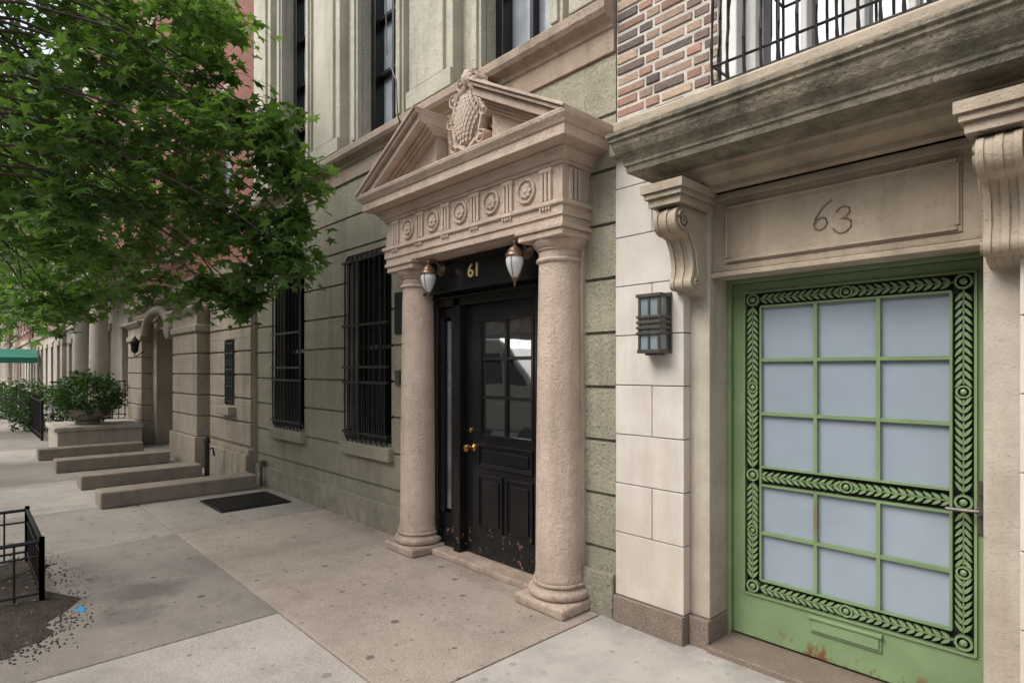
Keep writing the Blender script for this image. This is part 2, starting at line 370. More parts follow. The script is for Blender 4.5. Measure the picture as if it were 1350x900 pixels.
# upper storey
uo=[(-7.73,-6.97,4.03,8),(-5.69,-4.93,4.03,8),(-3.65,-2.89,4.03,8)]
b=MB()
for c in cells(XL,XR,4.0,11,uo): b.box(c[0],c[1],.06,.45,c[2],c[3])
b.build('upper_wall','upper',T)
b=MB()
for o in uo:
    for s_,e in ((o[0]-.13,o[0]),(o[1],o[1]+.13)):
        b.box(s_,e,.0,.07,4.03,8); 
        b.box(s_+.03,e-.03,-.025,.01,4.06,8)
for p in ((-8.6,-7.98),(-6.66,-6.0),(-4.62,-3.96),(-2.62,-2.31)):
    b.box(p[0],p[1],-.05,.065,4.001,9); 
    b.box(p[0]-.01,p[1]+.01 if p[1]<-2.4 else p[1],-.085,-.045,4.003,4.16)
    if p[1]-p[0]>.5:
        b.box(p[0]+.10,p[1]-.10,-.082,-.048,4.161,9)
b.build('upper_pilasters','upper',T,bevel=.006)
for o in uo:
    b=MB(); b.box(o[0]+.05,o[1]-.05,.27,.28,4.05,8); b.build('upper_window_glass','glassb',T)
    b=MB()
    for xx,w in ((o[0],.09),(o[1]-.09,.09)): b.box(xx,xx+w,.16,.3,4.04,8)
    b.box(o[0]+.09,o[1]-.09,.17,.3,4.04,4.14)
    for xx in ((o[0]+o[1])/2-.02,): b.box(xx,xx+.04,.20,.29,4.14,8)
    for zz in (4.75,5.35,5.95,6.6): b.box(o[0]+.09,o[1]-.09,.205,.288,zz,zz+.04)
    b.build('upper_window_frame','black',T,bevel=.004)
b=MB(); b.tube([(-4.96,-.06,7),(-4.95,-.10,5.2),(-4.90,-.12,4.6),(-4.72,-.13,4.3),(-4.66,-.15,3.95),(-4.68,-.06,3.75)],.006,5); b.build('cable','iron',T)

# portico
P=T
CX=-3.57
for cx in (-4.42,-2.715):
    cy=-.08
    b=MB(); b.box(cx-.225,cx+.225,cy-.225,.05,0,.075); b.build('column_plinth','portico',P,bevel=.02,seg=3)
    pr=[(.20,.074)]
    for i in range(9):
        a=-math.pi/2+math.pi*i/8; pr.append((.185+.033*math.cos(a),.108+.033*math.sin(a)))
    pr+=[(.183,.143),(.183,.152)]
    for i in range(7):
        a=-math.pi/2+math.pi*i/6; pr.append((.172+.016*math.cos(a),.168+.016*math.sin(a)))
    pr+=[(.176,.186),(.176,.196),(.170,.215),(.166,.26)]
    for i in range(1,14):
        t=i/13; pr.append((.166-.022*t**1.6,.26+2.05*t))
    pr+=[(.146,2.325),(.158,2.33),(.163,2.342),(.158,2.354),(.145,2.358),(.145,2.405),(.157,2.41),(.157,2.42),(.165,2.425),(.183,2.445),(.195,2.468),(.195,2.475)]
    b=MB(); b.lathe(cx,cy,pr,48); b.build('column','portico',P,smooth=35)
    b=MB(); b.box(cx-.205,cx+.205,cy-.205,.05,2.473,2.52); b.box(cx-.22,cx+.22,cy-.22,.05,2.518,2.55); b.build('column_capital','portico',P,bevel=.007)
b=MB(); b.box(-4.56,-4.312,-.03,.14,0,2.56); b.box(-2.918,-2.56,-.03,.14,0,2.56); b.build('portico_jambs','portico',P,bevel=.006)
b=MB()
EX0,EX1,EY=-4.66,-2.52,-.27
b.sweep(EX0,EX1,EY,.02,[(0,2.548),(0,2.60),(.012,2.603),(.012,2.665),(.022,2.668),(.03,2.675),(.03,2.70),(0,2.703),(0,2.925),(.015,2.93),(.015,2.95),(.03,2.955),(.045,2.975),(.06,3.0),(.07,3.005),(.07,3.02),(.155,3.035),(.155,3.10),(.165,3.105),(.175,3.12),(.195,3.145),(.20,3.165),(.20,3.175),(0,3.19)])
b.build('entablature','portico',P,bevel=.0035,seg=2)
b=MB(); b.box(EX0+.04,EX1-.04,EY+.03,.02,2.53,2.549); b.build('soffit','portico',P)
b=MB()
ro=[-4.295,-3.933,-3.57,-3.207,-2.845]
for x in ro:
    b.lathe_y(x,EY,2.815,[(.088,.01),(.088,-.012),(.080,-.02),(.070,-.018),(.066,-.006),(.058,-.006)],28)
    b.lathe_y(x,EY,2.815,[(.055,-.0),(.050,-.016),(.036,-.022),(.022,-.018),(.018,-.026),(.002,-.03)],24,wob=lambda a:1+.14*math.cos(8*a))
tr=[(ro[i]+ro[i+1])/2 for i in range(4)]+[ro[0]-.19,ro[-1]+.19]
for x in tr:
    for k in (-1,0,1):
        b.box(x+k*.036-.013,x+k*.036+.013,EY-.02,EY+.01,2.705,2.915)
    b.box(x-.055,x+.055,EY-.024,EY+.01,2.893,2.922)
    for k in (-1.5,-.5,.5,1.5): b.box(x+k*.026-.008,x+k*.026+.008,EY-.028,EY-.01,2.645,2.667)
for yy in (-.20,-.16,-.12): b.box(EX1-.01,EX1+.02,yy-.013,yy+.013,2.705,2.915)
b.build('frieze_rosettes_triglyphs','portico',P,bevel=.004)
def rake(sgn):
    b=MB(); xl=CX-sgn*(1.05+.20+(.04 if sgn>0 else 0)); xb=CX-sgn*.335; zt=3.185; sl=.535; zmin=3.172
    def zl(x,off): return zt+sl*abs(x-xl)-off
    for (o1,o2,out) in ((0,.022,.215),(.0225,.05,.195),(.0505,.115,.16),(.1155,.135,.085),(.1355,.16,.055),(.1605,.18,.03)):
        yo=EY-out
        def start(off):
            if zt-off>=zmin: return (xl,zt-off)
            return (xl+sgn*(zmin-zt+off)/sl,zmin)
        a=start(o1);c=start(o2)
        poly=[c,(xb,zl(xb,o2)),(xb,zl(xb,o1)),a]
        if a[1]>zmin+1e-5: poly.append((xl,zmin))
        b.prism(poly,yo,.0,'y')
    b.build('raking_cornice','portico',P,bevel=.004,seg=2)
    b=MB(); b.prism([(xl+sgn*.1,zmin),(xb-sgn*.012,zmin),(xb-sgn*.012,zl(xb,.17)),(xl+sgn*.1,zmin+.001+.0)],EY+.02,.0,'y')
    b.build('tympanum','portico',P)
    b=MB()
    b.prism([(xl+sgn*.50,zmin),(xb-sgn*.04,zmin),(xb-sgn*.04,zmin+.03),(xl+sgn*.55,zmin+.03)],EY-.02,EY+.03,'y'); b.build('tympanum_moulding','portico',P)
rake(1); rake(-1)
KXC=CX+.03
b=MB(); b.box(CX-.34,CX+.34,-.14,.0,3.172,3.56); b.box(KXC-.20,KXC+.20,-.24,-.1,3.172,3.25); b.box(KXC-.16,KXC+.16,-.27,-.1,3.25,3.29); b.build('cartouche_base','portico',P,bevel=.01)
b=MB(); zc=3.555; yc=-.19; KX=1.12
b.lathe_y(KXC,yc,zc,[(.21,.05),(.225,.0),(.225,-.03),(.205,-.055),(.18,-.05),(.165,-.03),(.15,-.03)],72,sx=.84*KX,sz=1.28,wob=lambda a:1+.07*math.cos(8*a)+.03*math.cos(16*a))
pr=[(.165*math.sin(math.pi/2*(1-i/8)) if i<8 else .002,-.02-.075*math.sin(math.pi/2*i/8)) for i in range(9)]
b.lathe_y(KXC,yc,zc-.01,pr,40,sx=.85*KX,sz=1.28)
for sx in (-1,1):
    for (dx,dz,r) in ((.165,.17,.062),(.20,.0,.055),(.16,-.19,.058),(.075,.27,.055)):
        b.lathe_y(KXC+sx*dx,yc,zc+dz,[(r,.06),(r,-.03),(r*.85,-.055),(r*.65,-.05),(r*.55,-.03),(r*.4,-.05),(r*.1,-.065)],20)
    b.lathe_y(KXC+sx*.25,yc+.10,zc-.05,[(.10,.06),(.10,-.06),(.085,-.08),(.06,-.07),(.05,-.05),(.03,-.08),(.002,-.085)],24)
b.lathe_y(KXC,yc,zc+.30,[(.075,.05),(.075,-.03),(.055,-.06),(.02,-.075),(.002,-.08)],28,wob=lambda a:1+.12*math.cos(7*a))
b.lathe_y(KXC,yc,zc-.31,[(.06,.05),(.06,-.03),(.045,-.06),(.02,-.07),(.002,-.07)],20,sz=1.1)
for row in range(-6,7):
    for col in range(-4,5):
        u=(col+(.5 if row%2 else 0))*.038; w=row*.034
        q=(u/.14)**2+(w/.19)**2
        if q>1: continue
        y=yc-.02-.075*math.sqrt(max(0,1-(u/.16)**2-(w/.215)**2))
        b.prism([(KXC+u-.016,zc-.01+w+.012),(KXC+u-.014,zc-.01+w-.006),(KXC+u,zc-.01+w-.020),(KXC+u+.014,zc-.01+w-.006),(KXC+u+.016,zc-.01+w+.012)],y-.002,y+.02,'y')
b.build('cartouche_shield','portico',P,smooth=40)

# door of 61
b=MB()
b.box(-4.311,-4.235,-.01,.16,.0,2.29); b.box(-4.02,-3.93,-.0,.16,.0,2.29); b.box(-3.04,-2.917,-.0,.16,.0,2.29)
b.box(-4.234,-3.041,.0,.16,2.15,2.29)
b.box(-4.235,-4.02,.04,.15,.05,.35); b.box(-4.235,-4.02,.04,.15,2.06,2.15)
b.box(-4.31,-2.918,-.03,.15,2.215,2.24)
b.build('door_frame','black',P,bevel=.006)
b=MB(); b.box(-4.32,-2.92,-.11,.16,2.262,2.525); b.box(-4.33,-2.93,-.13,-.09,2.25,2.27); b.build('door_transom_sign','black',P,bevel=.006)
b=MB(); b.box(-4.19,-4.07,.06,.12,.38,2.03); b.build('sidelight_panel','grey',P)
b=MB()
for xx in (-4.235,-4.075): b.box(xx,xx+.055,.02,.13,.35,2.06)
b.build('sidelight_stiles','black',P,bevel=.004)
DY=.075
b=MB(); x0,x1=-3.928,-3.042
gx0,gx1,g0,g1=-3.735,-3.135,1.06,2.01
for c in cells(x0,x1,.055,2.148,[(gx0,gx1,g0,g1)]): b.box(c[0],c[1],DY,DY+.05,c[2],c[3])
b.build('door_leaf','black',P)
b=MB()
b.box((gx0+gx1)/2-.016,(gx0+gx1)/2+.016,DY+.002,DY+.04,g0,g1)
for k in (1,2): b.box(gx0,gx1,DY+.004,DY+.04,g0+(g1-g0)*k/3-.014,g0+(g1-g0)*k/3+.014)
for a in ((gx0-.02,gx0+.008,g0-.02,g1+.02),(gx1-.008,gx1+.02,g0-.02,g1+.02)): b.box(a[0],a[1],DY-.008,DY+.03,a[2],a[3])
for a in ((g0-.02,g0+.008),(g1-.008,g1+.02)): b.box(gx0+.008,gx1-.008,DY-.007,DY+.03,a[0],a[1])
def panel(b,x0,x1,z0,z1,y):
    for k,(i,o) in enumerate(((0,.018),(.014,.008))):
        b.box(x0+i,x1-i,y-o,y+.01,z0+i,z0+i+.016);b.box(x0+i,x1-i,y-o,y+.01,z1-i-.016,z1-i)
        b.box(x0+i,x0+i+.016,y-o+.0015,y+.01,z0+i,z1-i);b.box(x1-i-.016,x1-i,y-o+.0015,y+.01,z0+i,z1-i)
    b.box(x0+.05,x1-.05,y-.012,y+.01,z0+.05,z1-.05)
panel(b,-3.76,-3.12,.80,.99,DY); panel(b,-3.76,-3.46,.28,.74,DY); panel(b,-3.42,-3.12,.28,.74,DY)
b.box(x0+.02,x1-.02,DY-.006,DY+.01,.06,.22)
b.build('door_mouldings','black',P,bevel=.004)
b=MB(); b.box(gx0,gx1,DY+.02,DY+.028,g0,g1); b.build('door_glass','glass',P)
b=MB(); b.box(-4.31,-2.92,-.10,.2,0,.05); b.build('door_threshold','portico',P,bevel=.012)
b=MB(); b.lathe_y(-3.83,DY,.95,[(.034,0),(.034,-.008),(.02,-.012),(.012,-.02),(.012,-.045),(.026,-.055),(.033,-.072),(.028,-.09),(.012,-.098),(.002,-.099)],24)
b.lathe_y(-3.865,DY,1.09,[(.02,0),(.02,-.012),(.012,-.016),(.002,-.017)],20); b.build('door_knob','brass',P,smooth=40)
text('61',.155,(-3.60,-.115,2.39),'gold',T,.006)
b=MB(); b.box(-4.93,-4.80,-.02,.01,1.95,2.35); b.build('wall_plaque','iron',T,bevel=.004)
b=MB(); b.box(-4.91,-4.83,-.03,.01,1.46,1.60); b.build('intercom','bronze',T,bevel=.004)
def globe(cx,nm):
    E=empty(nm); y0=-.25; z=2.37
    b=MB(); pr=[(.002,-.135),(.012,-.13),(.024,-.11),(.045,-.075),(.060,-.03),(.064,.0),(.058,.03)]
    b.lathe(cx,y0,pr,28,z); b.build('glass_globe','globe',E,smooth=60)
    b=MB(); b.lathe(cx,y0,[(.066,.022),(.068,.034),(.060,.052),(.052,.056),(.046,.075),(.025,.095),(.012,.105),(.012,.12),(.018,.128),(.010,.14),(.002,.145)],28,z)
    b.lathe(cx,y0,[(.002,-.185),(.008,-.17),(.005,-.158),(.013,-.15),(.013,-.138),(.018,-.12)],16,z)
    b.tube([(cx,y0,z+.10),(cx+.0,y0+.03,z+.145),(cx,y0+.08,z+.14),(cx,-.112,z+.08)],.010,8)
    for k in range(4):
        a=k*math.pi/2+.4; b.tube([(cx+.066*math.cos(a),y0+.066*math.sin(a),z+.02),(cx+.062*math.cos(a),y0+.062*math.sin(a),z-.03),(cx+.042*math.cos(a),y0+.042*math.sin(a),z-.09),(cx+.012*math.cos(a),y0+.012*math.sin(a),z-.14)],.003,4)
    b.build('lamp_cap_bracket','lampmetal',E,smooth=50)
    b=MB(); b.lathe_y(cx,-.11,z+.08,[(.055,.0),(.055,-.012),(.03,-.025),(.002,-.028)],24); b.build('lamp_backplate','lampmetal',E,smooth=40)
globe(-2.985,'globe_wall_lamp'); globe(-4.03,'globe_wall_lamp.001')

# ------------------------------------------------------------------ house 63
H=empty('brick_townhouse')
b=MB()
for (a,c) in ((-2.285,-1.806),(-.309,.165)): b.box(a,c,-.002,.04,0,2.95)
b.build('panel_backing','grout',H)
b=MB()
for (a,c) in ((-2.285,-1.80),(-.315,.17)):
    z=.17; i=0; hs=[.40]+[.312]*7+[.195]
    for h in hs:
        g=.0028
        if i%2==1: 
            m=a+(c-a)*.56; b.box(a,m-g,-.022,.1,z+g,z+h-g); b.box(m+g,c,-.0235,.1,z+g,z+h-g)
        else: b.box(a,c,-.022+.001*(i%3),.1,z+g,z+h-g)
        z+=h;i+=1
b.build('marble_pilaster','marble',H,bevel=.003)
b=MB()
for (a,c,y) in ((-2.29,-1.795,-.045),(-1.794,-1.668,.02),(-.446,-.321,.02),(-.32,.175,-.045)): b.box(a,c,y,.3,-.02,.168)
b.build('granite_plinth','granite',H,bevel=.006)
b=MB(); b.box(-1.802,-1.675,.05,.5,.17,2.6); b.box(-.44,-.313,.05,.5,.17,2.6)
b.box(-1.674,-.441,.09,.5,2.132,2.66); 
b.build('door_piers','pier',H,bevel=.006)
b=MB(); 
for a in ((-1.60,-.515,2.50,2.53),(-1.60,-.515,2.20,2.23)): b.box(a[0],a[1],.075,.1,a[2],a[3]); b.box(a[0]+.015,a[1]-.015,.065,.1,a[2]+.008,a[3]-.008)
for a in ((-1.60,-1.57,2.23,2.50),(-.545,-.515,2.23,2.50)): b.box(a[0],a[1],.0765,.1,a[2],a[3]); b.box(a[0]+.008,a[1]-.008,.0665,.1,a[2],a[3])
b.box(-1.674,-.441,.06,.1,2.56,2.60); b.box(-1.674,-.441,.03,.1,2.60,2.64)
b.box(-1.68,-.435,.06,.12,2.128,2.155)
b.box(-1.672,-.443,.083,.1,2.16,2.198)
b.build('lintel_panel','lime',H,bevel=.004)
b=MB(); b.box(-1.673,-.442,.085,.1,2.156,2.56); b.build('lintel_face','lime',H)
b=MB(); s6=[(.045,.075),(.02,.06),(-.005,.035),(-.028,.0),(-.036,-.03),(-.028,-.052),(-.008,-.06),(.014,-.05),(.024,-.028),(.018,-.008),(.0,.0),(-.02,-.008),(-.032,-.025)]
s3=[(-.035,.035),(-.02,.055),(.005,.062),(.026,.05),(.028,.03),(.012,.012),(-.008,.004),(.018,.0),(.034,-.018),(.032,-.045),(.01,-.066),(-.02,-.068),(-.04,-.052),(-.046,-.04)]
def strok(pts,ox,oz,k=1.):
    b.tube([(ox+p[0]*k,.0845,oz+p[1]*k) for p in pts],.0055,6)
strok(s6,-1.085,2.37,1.05); strok(s3,-.985,2.345,1.0)
b.build('house_number_carving','carve',H,smooth=60)
def console(x0,x1):
    b=MB(); poly=[(.06,2.50),(-.255,2.50)]
    for i in range(13):
        a=math.pi*.55+math.pi*1.0*i/12; poly.append((-.205+.075*math.cos(a),2.42+.075*math.sin(a)))
    poly+=[(-.15,2.335),(-.115,2.28),(-.095,2.22),(-.09,2.17),(-.10,2.135)]
    for i in range(9):
        a=math.pi*.75+math.pi*.95*i/8; poly.append((-.072+.042*math.cos(a),2.095+.042*math.sin(a)))
    poly+=[(-.02,2.04),(.06,2.02)]
    b.prism(poly,x0+.02,x1-.02,'x')
    for xx in (x0+.012,x1-.037,(x0+x1)/2-.012): b.prism([(p[0]-.008,p[1]) for p in poly],xx,xx+.025,'x')
    b.box(x0-.02,x1+.02,-.285,.06,2.502,2.545); b.box(x0-.035,x1+.035,-.305,.06,2.545,2.575); b.box(x0-.05,x1+.05,-.32,.06,2.575,2.622)
    for xs,dx in ((x1-.014,.008),(x0+.014,-.008)):
        for (cy,cz,r,n) in ((-.205,2.42,.06,1),(-.072,2.095,.033,-1)):
            pts=[]
            for i in range(30):
                t=i/29; a=t*math.pi*3.6*n+1.6; q=r*(1-.85*t); pts.append((xs+dx,cy+q*math.cos(a),cz+q*math.sin(a)))
            b.tube(pts,.007,5)
        pts=[(xs+dx,-.15,2.36),(xs+dx,-.085,2.27),(xs+dx,-.065,2.18),(xs+dx,-.06,2.13)]
        b.tube(pts,.007,5)
    b.build('console_bracket','lime',H,smooth=35,bevel=.003,seg=1)
console(-1.845,-1.685); console(-.43,-.27)
b=MB(); FX=.62
b.sweep(-1.80,2.2,-.02,.3,[(0,2.60),(.0,2.63),(.05,2.645),(.07,2.665),(.08,2.70),(.10,2.715)],FX)
b.build('cornice_bed','lime',H,bevel=.003)
b=MB(); b.sweep(-1.80,2.2,-.02,.3,[(.10,2.714),(.30,2.722),(.30,2.718),(.305,2.75),(.315,2.755),(.315,2.77),(.33,2.79),(.355,2.815),(.375,2.85),(.382,2.875),(.395,2.88),(.395,2.90),(.41,2.905),(.41,2.925),(.10,2.935)],FX)
b.build('cornice','limew',H,bevel=.003,seg=2)
b=MB(); b.sweep(-1.80,2.2,-.02,.3,[(.35,2.93),(.37,2.945),(.37,2.99),(.35,3.005),(.0,3.01)],FX); b.box(-2.30,-1.78,-.075,.3,2.952,3.05); b.box(-2.30,-1.78,-.05,.3,3.052,3.075)
b.box(-1.782,2.2,-.12,.3,3.0,3.04)
b.build('balcony_slab','lime',H,bevel=.006)
# bricks
b=MB(); cols=[]
pal=[(.34,.23,.17),(.28,.18,.13),(.40,.30,.22),(.24,.17,.13),(.15,.115,.095),(.43,.34,.26),(.34,.20,.15),(.13,.10,.085),(.37,.27,.20)]
def bricks(x0,x1,z0,z1):
    z=z0;row=0
    while z<z1:
        x=x0-(.16 if row%2 else 0); k=row%2
        while x<x1:
            L=.200 if k%2==0 else .094
            a=max(x,x0);c=min(x+L,x1)
            if c-a>.02:
                dy=R.uniform(-.004,.003); j=R.uniform(-.003,.003)
                b.box(a+j,c+j,-.006+dy,.04,z+R.uniform(0,.003),z+.052+R.uniform(-.003,.002))
                col=R.choice(pal); q=R.uniform(.75,1.2); cols.extend([tuple(v*q for v in col)]*6)
            x+=L+.016;k+=1
        z+=.068;row+=1
bricks(-2.285,-1.60,3.08,6.2); bricks(-.30,1.2,3.08,5.2)
o=b.build('brick_courses','brick',H,recalc=False,bevel=.005,seg=1)
ca=o.data.color_attributes.new('bc','FLOAT_COLOR','CORNER')
for p,c in zip(o.data.polygons,cols):
    for l in p.loop_indices: ca.data[l].color=(*c,1)
b=MB()
for c in cells(-2.29,6,3.0,11,[(-1.598,-.302,3.0,6.0)]): b.box(c[0],c[1],.0,.5,c[2],c[3])
b.box(-2.29,6,.502,9,0,11); b.box(.172,6,.0,.5,0,2.95)
b.build('brick_wall_core','mortar',H)
b=MB(); wx0,wx1=-1.59,-.31
b.box(wx0,wx0+.09,.02,.3,3.04,6); b.box(wx1-.09,wx1,.02,.3,3.04,6)
b.box(wx0+.1,wx0+.16,.10,.3,3.04,6); b.box(wx1-.16,wx1-.1,.10,.3,3.04,6)
b.box(wx0+.16,wx1-.16,.12,.3,3.04,3.22)
for k in range(1,4):
    xx=wx0+.16+(wx1-wx0-.32)*k/4; w=.045 if k==2 else .016
    b.box(xx-w,xx+w,.13,.3,3.22,6)
for z in (3.75,4.25,4.75,5.25): b.box(wx0+.16,wx1-.16,.15,.3,z,z+.03)
b.build('french_window','white',H,bevel=.006)
b=MB(); b.box(wx0+.1,wx1-.1,.2,.21,3.1,6); b.build('french_window_glass','glass',H)
b=MB()
bx0,bx1=-1.50,-.40; yo=-.24
def bar(x,y,nx,ny,r=.0085):
    b.tube([(x,y,3.05),(x+nx*.012,y+ny*.012,3.10),(x+nx*.018,y+ny*.018,3.25),(x+nx*.008,y+ny*.008,3.45),(x,y,3.6),(x,y,3.95)],r,6)
n=14
for i in range(n): bar(bx0+(bx1-bx0)*i/(n-1),yo,0,-1)
for i in range(1,3):
    bar(bx0,yo+.09*i,-1,0); bar(bx1,yo+.09*i,1,0)
for z,r in ((3.07,.013),(3.17,.007),(3.85,.009),(3.95,.018)):
    b.tube([(bx0,.02,z),(bx0,yo,z)],r,6); b.tube([(bx0,yo,z),(bx1,yo,z)],r,6); b.tube([(bx1,yo,z),(bx1,.02,z)],r,6)
b.build('balcony_railing','iron',H,smooth=50)
# green door
gY=.28; G=H
b=MB()
b.box(-1.674,-1.648,gY-.03,.4,.03,2.131); b.box(-.467,-.441,gY-.03,.4,.03,2.131); b.box(-1.648,-.467,gY-.03,.4,2.108,2.131)
ox0,ox1,oz0,oz1=-1.575,-.497,.30,2.05
for c in cells(-1.647,-.468,.05,2.107,[(ox0,ox1,oz0,oz1)]): b.box(c[0],c[1],gY,gY+.05,c[2],c[3])
b.build('green_door_leaf','gdoor',G,bevel=.003)
ix0,ix1=-1.478,-.588; iz0,iz1=.395,1.965; mz0,mz1=.94,1.045
b=MB()
bt=.011
def hr(z,x0,x1,t=bt): b.box(x0,x1,gY-.012,gY+.03,z-t/2,z+t/2)
def vr(x,z0,z1,t=bt): b.box(x-t/2,x+t/2,gY-.0135,gY+.03,z0,z1)
for z in (oz0,oz1): hr(z,ox0,ox1)
for x in (ox0,ox1): vr(x,oz0,oz1)
for z in (iz0,iz1,mz0,mz1): hr(z,ix0,ix1)
for x in (ix0,ix1): vr(x,iz0,iz1)
for k in (1,2): 
    x=ix0+(ix1-ix0)*k/3
    vr(x,mz1,iz1,.018); vr(x,iz0,mz0,.018)
for k in (1,2): hr(mz1+(iz1-mz1)*k/3,ix0,ix1,.018)
hr((iz0+mz0)/2,ix0,ix1,.018)
def leaf(cx,cz,ang,L=.046,W=.0075):
    pts=[(0,0),(.3*L,W),(.65*L,W*.9),(L,0),(.65*L,-W*.9),(.3*L,-W)]
    ca,sa=math.cos(ang),math.sin(ang)
    b.prism([(cx+p[0]*ca-p[1]*sa,cz+p[0]*sa+p[1]*ca) for p in pts],gY-.008,gY+.012,'y')
def ring(cx,cz,r):
    b.lathe_y(cx,gY,cz,[(r,.02),(r,-.009),(r*.72,-.009),(r*.68,.02)],20); b.lathe_y(cx,gY,cz,[(r*.42,.02),(r*.42,-.008),(r*.1,-.012)],14)
def garland(p0,p1,wid):
    d=Vector((p1[0]-p0[0],p1[1]-p0[1])); L=d.length; a=math.atan2(d.y,d.x); n=int(L/.034)
    for i in range(n):
        t=(i+.2)/n; cx=p0[0]+d.x*t; cz=p0[1]+d.y*t
        leaf(cx,cz,a+.62,wid*.58); leaf(cx,cz,a-.62,wid*.58)
    px,pz=-math.sin(a)*.003,math.cos(a)*.003
    b.prism([(p0[0]+px,p0[1]+pz),(p1[0]+px,p1[1]+pz),(p1[0]-px,p1[1]-pz),(p0[0]-px,p0[1]-pz)],gY-.004,gY+.02,'y')
vw=ix0-ox0; lx=(ox0+ix0)/2; rx=(ox1+ix1)/2; tz=(oz1+iz1)/2; bz=(oz0+iz0)/2; mz=(mz0+mz1)/2; cxm=(ix0+ix1)/2
for cx in (lx,rx):
    for cz in (bz,tz,mz): ring(cx,cz,.036)
    for (za,zb) in ((bz,mz),(mz,tz)):
        zm=(za+zb)/2; ring(cx,zm,.030)
        garland((cx,za+.04),(cx,zm-.035),vw); garland((cx,zb-.04),(cx,zm+.035),vw)
for cz in (bz,tz,mz):
    ring(cxm,cz,.032); garland((lx+.04,cz),(cxm-.035,cz),.085); garland((rx-.04,cz),(cxm+.035,cz),.085)
b.build('green_door_grille','gdoor',G)
b=MB(); b.box(ox0,ox1,gY+.034,gY+.04,oz0,oz1); b.build('grille_backing','gdark',G)
b=MB(); b.box(ix0,ix1,gY+.012,gY+.02,iz0,mz0); b.box(ix0,ix1,gY+.012,gY+.02,mz1,iz1); b.build('frosted_panes','frost',G)
b=MB(); b.box(-1.21,-.87,gY-.012,gY+.01,.185,.275); b.box(-1.20,-.88,gY-.022,gY,.20,.262); b.box(-1.215,-.865,gY-.03,gY,.262,.28); b.build('mail_slot','gdoor',G,bevel=.004)
b=MB(); b.box(-.50,-.455,gY-.012,gY+.01,.86,1.10); b.lathe_y(-.478,gY-.01,.97,[(.016,0),(.016,-.05)],12); b.tube([(-.478,gY-.055,.97),(-.53,gY-.06,.968),(-.60,gY-.055,.965)],.009,8); b.lathe_y(-.478,gY-.01,1.05,[(.014,0),(.014,-.012)],12); b.build('door_handle','bronze',G,smooth=40)
b=MB(); b.box(-1.67,-.445,-.0,.34,-.02,.035); b.build('door_sill','granite',H,bevel=.006)
# box wall lantern
E=empty('wall_lantern'); b=MB()
lx0,lx1=-2.035,-1.885; ly0,ly1=-.14,-.035; z0,z1=1.70,2.05
b.box(lx0-.012,lx1+.012,-.036,-.018,z0+.0,z1+.01)
b.box(lx0-.01,lx1+.01,ly0-.01,-.036,z1-.02,z1+.0); b.box(lx0+.03,lx1-.03,ly0+.03,-.036,z0-.012,z0+.0)
b.box(lx0-.004,lx1+.004,ly0-.004,-.036,z0,z0+.022)
for x in (lx0,lx1-.016): 
    b.box(x,x+.016,ly0,ly0+.016,z0+.018,z1-.02)
    b.box(x,x+.016,-.052,-.036,z0+.018,z1-.02)
for zz in (z0+.11,z0+.142,z0+.174,z0+.206): 
    b.box(lx0-.008,lx1+.008,ly0-.008,-.036,zz,zz+.016)
b.box((lx0+lx1)/2-.006,(lx0+lx1)/2+.006,ly0-.002,ly0+.01,z0+.018,z1-.02)
b.build('lantern_frame','bronze',E,bevel=.002,seg=1)
b=MB(); b.box(lx0+.008,lx1-.008,ly0+.008,-.04,z0+.01,z1-.01); b.build('lantern_glass','lampglass',E)

# ------------------------------------------------------------------ limestone townhouse (next, left)
L=empty('limestone_townhouse'); a0,a1=-16.2,-8.604
lo=[(-9.72,-9.30,1.06,2.07),(-14.3,-12.7,0,2.45)]
b=MB()
for c in cells(a0,a1,0,3.15,lo): b.box(c[0],c[1],-.05,.5,c[2],c[3])
b.build('ground_wall_core','tan',L)
b=MB(); z=.5
while z<2.6:
    for c in cells(-10.5,a1-.02,z+.012,z+.33,lo): b.box(c[0],c[1],-.085,-.04,c[2],c[3])
    z+=.345
b.build('rusticated_courses','tan',L,bevel=.008)
b=MB(); b.box(-10.5,a1-.0,-.16,-.04,0,.40); b.box(-10.5,a1,-.12,-.04,.40,.47)
b.sweep(-16.2,a1-.2,-.05,.3,[(.02,2.62),(.04,2.64),(.04,2.78),(.06,2.80),(.06,2.92),(.10,2.94),(.22,2.98),(.24,3.08),(.27,3.14),(0,3.16)],0)
b.box(-9.80,-9.22,-.20,.0,.93,1.05)
for x0,x1 in ((-12.15,-10.55),(-16.1,-14.6)):
    b.box(x0,x1,-.30,0,0,.5)
    z=.5
    while z<2.2: b.box(x0+.05,x1-.05,-.26,0,z+.012,z+.33); z+=.345
    b.box(x0+.08,x1-.08,-.23,0,.5,2.3)
    b.sweep(x0+.05,x1-.05,-.26,0,[(0,2.23),(.03,2.25),(.03,2.34),(.0,2.36),(0,2.52),(.05,2.56),(.10,2.62),(.10,2.66),(0,2.67)])
b.build('limestone_trim','tan',L,bevel=.008)
b=MB(); 
for i in range(5): b.tube([(-9.68+.085*i,-.1,1.08),(-9.68+.085*i,-.1,2.05)],.009,5)
for z in (1.12,1.35,1.6,1.85,2.0): b.box(-9.71,-9.31,-.11,-.09,z,z+.02)
for z in (1.45,1.72):
    for i in range(3): b.lathe_y(-9.62+.11*i,-.1,z,[(.05,.006),(.05,-.006),(.035,-.006),(.035,.006)],12)
b.build('window_grille','iron',L)
b=MB(); b.box(-9.72,-9.3,.1,.11,1.06,2.07); b.build('small_window_glass','glassd',L)
b=MB(); b.box(-14.3,-12.7,.3,.35,0,2.45); b.build('entrance_door','brown',L)
b=MB()
pts=[(-13.5+1.0*math.cos(math.pi*i/12),-.22,2.35+.45*math.sin(math.pi*i/12)) for i in range(13)]
